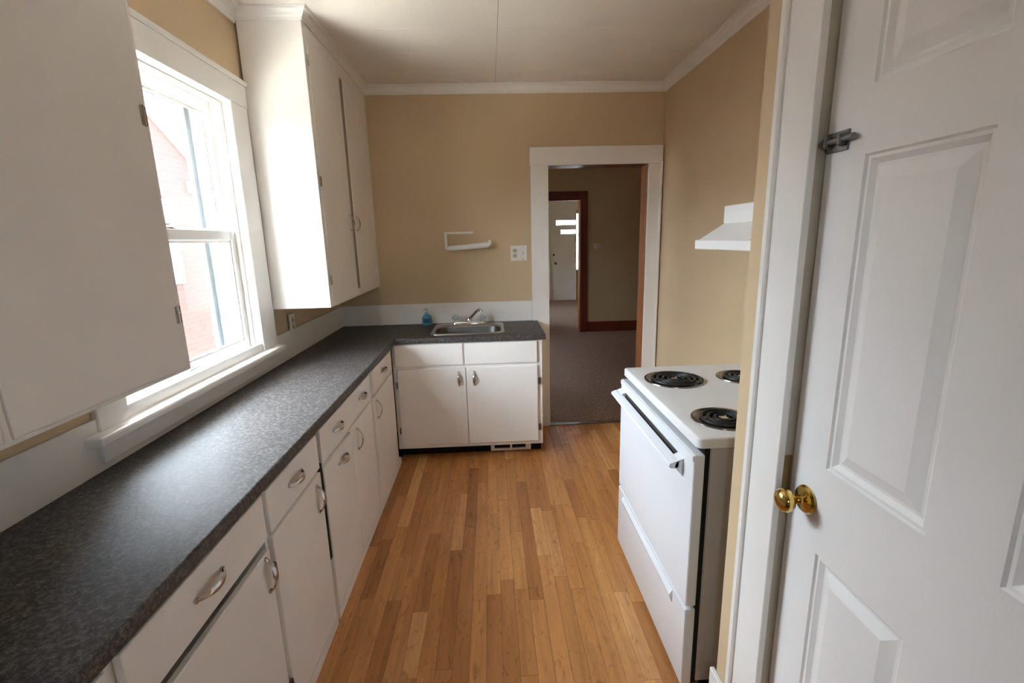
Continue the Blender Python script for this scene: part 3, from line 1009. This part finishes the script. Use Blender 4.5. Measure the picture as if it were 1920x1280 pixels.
# ------------------------------------------------------------------ sink, faucet, soap
def sink():
    r = thing('sink', 'oval-cornered stainless steel sink set in the worktop', 'sink', (SCX, SCY, CT))
    z = CT
    def L(hx, hy, rr, zz, cy=SCY): return [(x, y, zz) for x, y in rrect(SCX, cy, hx, hy, rr, 6)]
    rimc = SCY + 0.034
    bm = BM()
    loops = [L(0.266, 0.222, 0.05, z + 0.0005, rimc), L(0.264, 0.221, 0.05, z + 0.004, rimc), L(0.258, 0.214, 0.05, z + 0.006, rimc),
             L(SHX + 0.008, SHY + 0.006, SR + 0.004, z + 0.0055), L(SHX, SHY, SR, z + 0.003),
             L(SHX - 0.006, SHY - 0.006, SR, z - 0.006)]
    loft(bm, loops)
    obj('rim', bm, 'steel', r, smooth=True)
    bm = BM()
    loops = [L(SHX - 0.006, SHY - 0.006, SR, z - 0.006), L(SHX - 0.012, SHY - 0.012, SR, z - 0.10), L(SHX - 0.022, SHY - 0.022, SR - 0.01, z - 0.148),
             L(SHX - 0.05, SHY - 0.05, SR - 0.03, z - 0.165), L(0.05, 0.05, 0.0499, z - 0.169)]
    loft(bm, loops, cap1=True)
    obj('bowl', bm, 'bowl', r, smooth=True)
    obj('drain', lathe(BM(), [(0.042, 0), (0.044, 0.003), (0.036, 0.004), (0.030, 0.001), (0.004, 0.001)], (SCX, SCY, z - 0.1685), n=24), 'chrome', r, smooth=True)
sink()

def faucet():
    zb = CT + 0.006
    fy = 3.708
    r = thing('faucet', 'chrome two-handle faucet behind the sink with its spout swung right', 'faucet', (-0.178, fy, zb))
    bm = BM()
    pl = rrect(-0.178, fy, 0.135, 0.028, 0.026, 5)
    loft(bm, [[(x, y, zb) for x, y in pl], [(x, y, zb + 0.012) for x, y in pl], [(-0.178 + (x + 0.178) * 0.96, fy + (y - fy) * 0.8, zb + 0.020) for x, y in pl]], cap0=True, cap1=True)
    obj('base_plate', bm, 'chrome', r, smooth=True)
    obj('hub', lathe(BM(), [(0.024, 0.016), (0.024, 0.03), (0.020, 0.046), (0.012, 0.052), (0.002, 0.053)], (-0.178, fy, zb), n=20), 'chrome', r, smooth=True)
    obj('spout', tube(BM(), [(-0.178, fy - 0.006, zb + 0.036), (-0.155, fy - 0.025, zb + 0.062), (-0.118, fy - 0.055, zb + 0.105), (-0.098, fy - 0.072, zb + 0.120),
                             (-0.082, fy - 0.085, zb + 0.118), (-0.076, fy - 0.090, zb + 0.100)], [0.014, 0.012, 0.0115, 0.012, 0.012, 0.011], 12), 'chrome', r, smooth=True)
    for x in (-0.286, -0.070):
        h = obj('handle', lathe(BM(), [(0.020, 0.016), (0.019, 0.022), (0.011, 0.026), (0.011, 0.034), (0.020, 0.038), (0.026, 0.044), (0.025, 0.062), (0.019, 0.070), (0.010, 0.071), (0.002, 0.071)], (x, fy, zb), n=10), 'acrylic', r)
        obj('handle_cap', lathe(BM(), [(0.012, 0.0712), (0.012, 0.075), (0.006, 0.077), (0.001, 0.077)], (x, fy, zb), n=14), 'chrome', h, smooth=True)
faucet()

def soap():
    c = (-0.512, 3.742, CT)
    r = thing('soap_bottle', 'blue hand soap bottle beside the faucet, against the backsplash', 'bottle', c)
    obj('bottle', lathe(BM(), [(0.030, 0.0), (0.038, 0.004), (0.040, 0.030), (0.039, 0.052), (0.034, 0.070), (0.022, 0.084), (0.013, 0.090), (0.013, 0.096), (0.002, 0.096)], c, n=24, sy=0.65), 'soap', r, smooth=True)
    b = BM()
    for k in range(1):
        box(b, c[0] - 0.024, c[0] + 0.024, c[1] - 0.0275, c[1] - 0.0245, CT + 0.022, CT + 0.056, 0.001)
    obj('label_patch', b, M['label_blue'], r)
    p = obj('pump', lathe(BM(), [(0.016, 0.094), (0.016, 0.106), (0.007, 0.109), (0.006, 0.122), (0.012, 0.124), (0.012, 0.132), (0.002, 0.133)], c, n=16), 'bottle_clear', r, smooth=True)
    obj('pump_nozzle', tube(BM(), [(c[0], c[1], CT + 0.128), (c[0] - 0.012, c[1] - 0.022, CT + 0.128), (c[0] - 0.018, c[1] - 0.032, CT + 0.122)], 0.005, 8), 'bottle_clear', p, smooth=True)
soap()

# ------------------------------------------------------------------ stove
def stove():
    y0, y1 = 1.350, 2.190
    xf, xb = 0.628, 1.340
    top = 0.948
    r = thing('stove', 'white electric coil range standing beside the closet wall', 'stove', (1.0, 1.77, 0))
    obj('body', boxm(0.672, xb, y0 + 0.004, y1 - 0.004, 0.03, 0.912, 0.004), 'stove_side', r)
    for x in (0.72, 1.28):
        for y in (y0 + 0.06, y1 - 0.06):
            obj('levelling_foot', tube(BM(), [(x, y, 0.0), (x, y, 0.032)], 0.018, 10), 'slot', r)
    # cooktop: slab with four burner openings is drawn as one rounded slab; pans sit in it
    burners = [(0.790, 1.965, 0.118), (0.780, 1.500, 0.096), (1.090, 1.965, 0.096), (1.100, 1.500, 0.118)]
    bm = BM()
    n = 28
    outer = rrect((xf + xb) / 2, (y0 + y1) / 2, (xb - xf) / 2, (y1 - y0) / 2, 0.018, 4)
    vo = [bm.verts.new((x, y, top)) for x, y in outer]
    es = [bm.edges.new((vo[i], vo[(i + 1) % len(vo)])) for i in range(len(vo))]
    for cx, cy, rr in burners:
        vi = [bm.verts.new((cx + rr * math.cos(2 * math.pi * k / n), cy + rr * math.sin(2 * math.pi * k / n), top)) for k in range(n)]
        es += [bm.edges.new((vi[i], vi[(i + 1) % n])) for i in range(n)]
    bmesh.ops.triangle_fill(bm, use_beauty=True, edges=es)
    ret = bmesh.ops.extrude_face_region(bm, geom=bm.faces[:])
    nv = [v for v in ret['geom'] if isinstance(v, bmesh.types.BMVert)]
    bmesh.ops.translate(bm, verts=nv, vec=(0, 0, -0.034))
    bmesh.ops.recalc_face_normals(bm, faces=bm.faces[:])
    ed = []
    for e in bm.edges:
        if len(e.link_faces) == 2 and e.calc_face_angle(0) > 1.0 and all(abs(v.co.z - top) < 1e-5 for v in e.verts):
            m = (e.verts[0].co + e.verts[1].co) / 2
            if min(abs(m.x - xf), abs(m.x - xb), abs(m.y - y0), abs(m.y - y1)) < 0.02:
                ed.append(e)
    bmesh.ops.bevel(bm, geom=ed, offset=0.008, segments=3, profile=0.5, affect='EDGES')
    obj('cooktop', bm, 'cooktop', r, smooth=True)
    for cx, cy, rr in burners:
        p = obj('drip_pan', lathe(BM(), [(rr + 0.010, 0.0005), (rr + 0.009, 0.004), (rr + 0.002, 0.005), (rr - 0.006, 0.000), (rr * 0.7, -0.020), (rr * 0.25, -0.026), (0.004, -0.026)], (cx, cy, top), n=36), 'pan', r, smooth=True)
        turns = 4 if rr > 0.1 else 3
        pts = []
        m = turns * 28
        for k in range(m + 1):
            t = k / m
            a = 2 * math.pi * turns * t + 0.4
            q = 0.020 + (rr - 0.030) * t
            pts.append((cx + q * math.cos(a), cy + q * math.sin(a), top + 0.007))
        a = 0.4
        q = rr - 0.004
        pts.append((cx + q * math.cos(a), cy + q * math.sin(a), top - 0.006))
        co = obj('coil', tube(BM(), pts, 0.0054, 7), 'coil', r, smooth=True)
        bm = BM()
        for k in range(3):
            a = 2 * math.pi * k / 3 + 1.2
            d = Vector((math.cos(a), math.sin(a), 0))
            sN = Vector((-d.y, d.x, 0)) * 0.002
            c = Vector((cx, cy, top))
            vs = [c + sN + Vector((0, 0, -0.008)), c + d * (rr - 0.008) + sN + Vector((0, 0, -0.008)), c + d * (rr - 0.008) - sN + Vector((0, 0, -0.008)), c - sN + Vector((0, 0, -0.008))]
            A = [bm.verts.new(v) for v in vs]; B = [bm.verts.new(v + Vector((0, 0, 0.011))) for v in vs]
            for i in range(4): bm.faces.new((A[i], A[(i + 1) % 4], B[(i + 1) % 4], B[i]))
            bm.faces.new(B)
        lathe(bm, [(0.016, 0.001), (0.016, 0.0075), (0.004, 0.0085)], (cx, cy, top), n=14)
        obj('coil_support', bm, 'chrome', co)
    # back guard against the wall
    bm = BM()
    prism(bm, [(1.268, top), (1.285, top + 0.20), (xb, top + 0.21), (xb, top)], 1, y0 + 0.004, y1 - 0.004)
    b = obj('back_guard', bm, 'porcelain', r)
    for k, y in enumerate((1.46, 1.57, 1.97, 2.08)):
        obj('knob', lathe(BM(), [(0.024, 0.0), (0.022, -0.018), (0.010, -0.022), (0.002, -0.022)], (1.278, y, top + 0.11), axis=0, n=18), 'plastic', b, smooth=True)
    # oven door, painted shade behind the handle, drawer
    obj('oven_gap', boxm(0.655, 0.674, y0 + 0.008, y1 - 0.008, 0.02, 0.914), 'black', r)
    dr = obj('oven_door', boxm(0.618, 0.655, y0, y1, 0.340, 0.892, 0.006, 2), 'porcelain', r)
    # wing handle across the door top
    prof = [(0.618, 0.842), (0.592, 0.836), (0.572, 0.826), (0.570, 0.818), (0.578, 0.812), (0.596, 0.812), (0.600, 0.826), (0.618, 0.832)]
    bm = BM()
    prism(bm, [(0.603, 0.838), (0.590, 0.836), (0.572, 0.829), (0.569, 0.820), (0.574, 0.813), (0.590, 0.811), (0.600, 0.816)], 1, y0 + 0.075, y1 - 0.001)
    hd = obj('door_handle', bm, 'porcelain', dr)
    for a, b_ in ((y0 + 0.075, y0 + 0.125), (y1 - 0.075, y1 - 0.001)):
        obj('handle_bracket', prism(BM(), [(0.619, 0.846), (0.600, 0.838), (0.588, 0.822), (0.596, 0.806), (0.619, 0.780)], 1, a, b_), 'porcelain', dr)
    obj('handle_shade', boxm(0.6165, 0.620, y0 + 0.13, y1 - 0.08, 0.806, 0.846), 'slot', dr)  # dark strip painting the shade behind the handle
    obj('door_trim', boxm(0.6145, 0.620, y0 + 0.002, y1 - 0.002, 0.868, 0.889, 0.002), 'porcelain', dr)
    sd = obj('storage_drawer', boxm(0.618, 0.655, y0, y1, 0.018, 0.330, 0.006, 2), 'porcelain', r)
    bm = BM()
    prism(bm, [(0.619, 0.318), (0.607, 0.300), (0.607, 0.292), (0.619, 0.262)], 1, y0 + 0.11, y1 - 0.09)
    obj('drawer_lip', bm, 'porcelain', sd)
stove()

# ------------------------------------------------------------------ range hood
def hood():
    r = thing('range_hood', 'white range hood on the wall over the stove', 'hood', (XR, 1.70, 1.50))
    y0, y1 = 1.330, 2.088
    xl = 0.900
    bm = BM()
    box(bm, xl, XR - 0.001, y0, y1, 1.505, 1.543, 0.003)
    obj('canopy_lip', bm, 'hood', r)
    bm = BM()
    # sloped top with a raised centre panel
    prism(bm, [(xl + 0.012, 1.543), (1.022, 1.611), (XR - 0.001, 1.611), (XR - 0.001, 1.543)], 1, y0 + 0.02, y1 - 0.012)
    obj('sloped_top', bm, 'hood', r)
    bm = BM()
    a = [(xl + 0.004, 1.755, 1.5435), (1.018, 2.066, 1.611), (1.018, 1.36, 1.611), (xl + 0.004, 1.66, 1.5435)]
    A = [bm.verts.new(p) for p in a]
    B = [bm.verts.new((p[0] + 0.03, p[1], p[2] - 0.001)) for p in a]
    for i in range(4): bm.faces.new((A[i], A[(i + 1) % 4], B[(i + 1) % 4], B[i]))
    bm.faces.new(A); bm.faces.new(B[::-1])
    bmesh.ops.recalc_face_normals(bm, faces=bm.faces[:])
    obj('front_panel', bm, 'hood', r)
    obj('duct_box', boxm(1.020, XR - 0.001, y0 + 0.02, 2.085, 1.611, 1.684, 0.003), 'hood', r)
    obj('filter', boxm(xl + 0.06, XR - 0.05, y0 + 0.08, y1 - 0.08, 1.500, 1.5055), 'gunmetal', r)
hood()

# ------------------------------------------------------------------ wall fittings
def towel_holder():
    r = thing('paper_towel_holder', 'white empty paper towel holder on the wall left of the switch plate', 'holder', (-0.17, YB, 1.55))
    yf = 3.730
    bm = BM()
    tube(bm, [(-0.325, YB - 0.004, 1.615), (-0.325, yf, 1.612)], 0.010, 8)
    box(bm, -0.340, -0.320, yf - 0.012, yf + 0.012, 1.500, 1.628, 0.004)
    obj('left_bracket', bm, 'plastic', r)
    bm = BM()
    box(bm, -0.322, -0.118, yf - 0.008, yf + 0.008, 1.612, 1.629, 0.004)
    obj('top_arm', bm, 'plastic', r)
    bm = BM()
    tube(bm, [(-0.322, yf, 1.504), (-0.300, yf, 1.505), (-0.022, yf, 1.524), (0.000, yf, 1.525)], [0.015, 0.021, 0.021, 0.015], 14)
    obj('roller', bm, 'plastic', r, smooth=True)
    bm = BM()
    tube(bm, [(0.004, YB - 0.001, 1.545), (0.004, yf + 0.01, 1.545)], 0.013, 10)
    box(bm, -0.008, 0.016, yf - 0.010, yf + 0.014, 1.520, 1.562, 0.005)
    obj('right_bracket', bm, 'plastic', r)
towel_holder()

def plate(name, label, cat, axis, p, u0, u1, z0, z1, devs):
    """wall plate on axis plane; devs: list of (kind, u centre)"""
    if axis == 1:
        r = thing(name, label, cat, ((u0 + u1) / 2, p, (z0 + z1) / 2))
        B = lambda a, b, d0, d1, c, e, bv=0.0: boxm(a, b, p - d1, p - d0, c, e, bv)
    else:
        r = thing(name, label, cat, (p, (u0 + u1) / 2, (z0 + z1) / 2))
        B = lambda a, b, d0, d1, c, e, bv=0.0: boxm(p + d0, p + d1, a, b, c, e, bv)
    obj('cover', B(u0, u1, 0.0, 0.006, z0, z1, 0.002), 'plastic', r)
    zc = (z0 + z1) / 2
    for kind, u in devs:
        if kind == 'outlet':
            for s in (-1, 1):
                f = obj('receptacle', B(u - 0.017, u + 0.017, 0.006, 0.008, zc + s * 0.020 - 0.014, zc + s * 0.020 + 0.014, 0.0005), 'ivory', r)
                for q in (-0.006, 0.006):
                    obj('slot', B(u + q - 0.0018, u + q + 0.0018, 0.008, 0.0085, zc + s * 0.020 - 0.004, zc + s * 0.020 + 0.007), 'slot', f)
                obj('slot', B(u - 0.003, u + 0.003, 0.008, 0.0085, zc + s * 0.020 - 0.011, zc + s * 0.020 - 0.006), 'slot', f)
        else:
            f = obj('switch', B(u - 0.006, u + 0.006, 0.006, 0.0075, zc - 0.013, zc + 0.013), 'ivory', r)
            obj('toggle', B(u - 0.004, u + 0.004, 0.007, 0.018, zc + 0.000, zc + 0.009, 0.001), 'plastic', f)
        for z in (z0 + 0.012, z1 - 0.012) if kind != 'outlet' else (zc,):
            obj('screw', B(u - 0.003, u + 0.003, 0.006, 0.0072, z - 0.003, z + 0.003), 'nickel', r)
plate('wall_plate', 'white double wall plate with outlet and switch beside the doorway', 'switch', 1, YB, 0.166, 0.296, 1.396, 1.514, [('outlet', 0.200), ('switch', 0.262)])
plate('wall_plate', 'white outlet plate in the shade under the far wall cabinet', 'outlet', 0, XL + 0.012, 2.800, 2.876, 1.050, 1.168, [('outlet', 2.838)])

def thermostat():
    r = thing('thermostat', 'small round-cornered thermostat on the dim wall of the next room', 'thermostat', (1.75, Y2, 1.416))
    obj('wall_base', boxm(1.690, 1.812, Y2 - 0.012, Y2, 1.372, 1.458, 0.004), 'ivory', r)
    obj('dial', lathe(BM(), [(0.040, -0.012), (0.038, -0.030), (0.026, -0.036), (0.003, -0.037)], (1.745, Y2, 1.415), axis=1, n=22), 'ivory', r, smooth=True)
thermostat()

# ------------------------------------------------------------------ front door far away
def front_door():
    r = struct_root('door_2', (1.82, Y3, 0), 'white front door with two narrow lites in the far room')
    x0, x1 = 1.500, 2.150
    lites = [(1.663, 2.135, 1.865, 1.972), (1.781, 2.135, 1.652, 1.745)]
    ya, yb = Y3 + 0.03, Y3 + 0.075
    bm = BM()
    zs = [0.004, 1.652, 1.745, 1.865, 1.972, 2.22]
    for i in range(5):
        lit = [l for l in lites if abs(l[2] - zs[i]) < 1e-6]
        if lit:
            box(bm, x0, lit[0][0], ya, yb, zs[i], zs[i + 1])
            box(bm, lit[0][1], x1, ya, yb, zs[i], zs[i + 1])
        else:
            box(bm, x0, x1, ya, yb, zs[i], zs[i + 1])
    obj('door_leaf', bm, 'door', r)
    for l in lites:
        obj('lite', boxm(l[0], l[1], Y3 + 0.05, Y3 + 0.056, l[2], l[3]), 'glass', r)
    obj('door_knob', lathe(BM(), [(0.032, 0.0), (0.030, -0.006), (0.012, -0.012), (0.012, -0.03), (0.028, -0.042), (0.026, -0.06), (0.004, -0.066)], (1.645, ya, 0.93), axis=1, n=20), 'brassdk', r, smooth=True)
    obj('deadbolt', lathe(BM(), [(0.030, 0.0), (0.028, -0.012), (0.010, -0.018), (0.003, -0.02)], (1.60, ya, 1.14), axis=1, n=20), 'brassdk', r, smooth=True)
    c = struct_root('trim_9', (1.82, Y3, 0), 'white casing of the front door')
    obj('casing', boxm(1.36, 1.50, Y3 - 0.025, Y3, 0.004, 2.22, 0.003), 'trim', c)
    obj('head_casing', boxm(1.36, 2.40, Y3 - 0.028, Y3, 2.22, 2.41, 0.003), 'trim', c)
    obj('mullion', boxm(2.145, 2.160, Y3 - 0.02, Y3 + 0.10, 0.004, 2.22), 'trim', c)
    w = struct_root('window_2', (2.21, Y3, 0.77), 'narrow sidelight next to the front door')
    obj('pane', boxm(2.160, 2.27, Y3 + 0.06, Y3 + 0.066, 0.77, 2.13), 'glass', w)
    obj('crossbar', boxm(2.160, 2.27, Y3 + 0.04, Y3 + 0.08, 1.605, 1.635), 'trim', w)
    obj('sill', boxm(2.155, 2.30, Y3 - 0.03, Y3 + 0.10, 0.745, 0.77), 'trim', w)
front_door()

def side_window(name, label, x, y0, y1, z0, z1):
    w = struct_root(name, (x, (y0 + y1) / 2, z0), label)
    obj('pane', boxm(x - 0.003, x + 0.003, y0, y1, z0, z1), 'glass', w)
    zm = (z0 + z1) / 2
    for a, b, c, d in ((y0, y0 + 0.05, z0, z1), (y1 - 0.05, y1, z0, z1), (y0 + 0.05, y1 - 0.05, z0, z0 + 0.05), (y0 + 0.05, y1 - 0.05, z1 - 0.05, z1), (y0 + 0.05, y1 - 0.05, zm - 0.025, zm + 0.025)):
        obj('frame', boxm(x - 0.03, x + 0.03, a, b, c, d), 'trim', w)
side_window('window_3', 'window on the left wall of the next room', -2.1, 4.4, 7.3, 0.5, 2.3)  # next call: unseen window added to brighten the far room
side_window('fill_window_hall', 'unseen window added to light the far room', -1.1, 9.5, 10.5, 0.9, 2.1)

def rear_fill_window():  # unseen window added to fill the room's shadows
    w = struct_root('fill_window_rear', (0.0, Y0 - 0.06, 1.45), 'small window added behind the camera for fill light')
    y = Y0 - 0.06
    obj('pane', boxm(RX0, RX1, y - 0.003, y + 0.003, 1.45, 1.80), 'glass', w)
    for a, b, c, d in ((RX0, RX0 + 0.03, 1.45, 1.80), (RX1 - 0.03, RX1, 1.45, 1.80), (RX0 + 0.03, RX1 - 0.03, 1.45, 1.48), (RX0 + 0.03, RX1 - 0.03, 1.77, 1.80)):
        obj('frame', boxm(a, b, y - 0.03, y + 0.03, c, d), 'trim', w)
rear_fill_window()
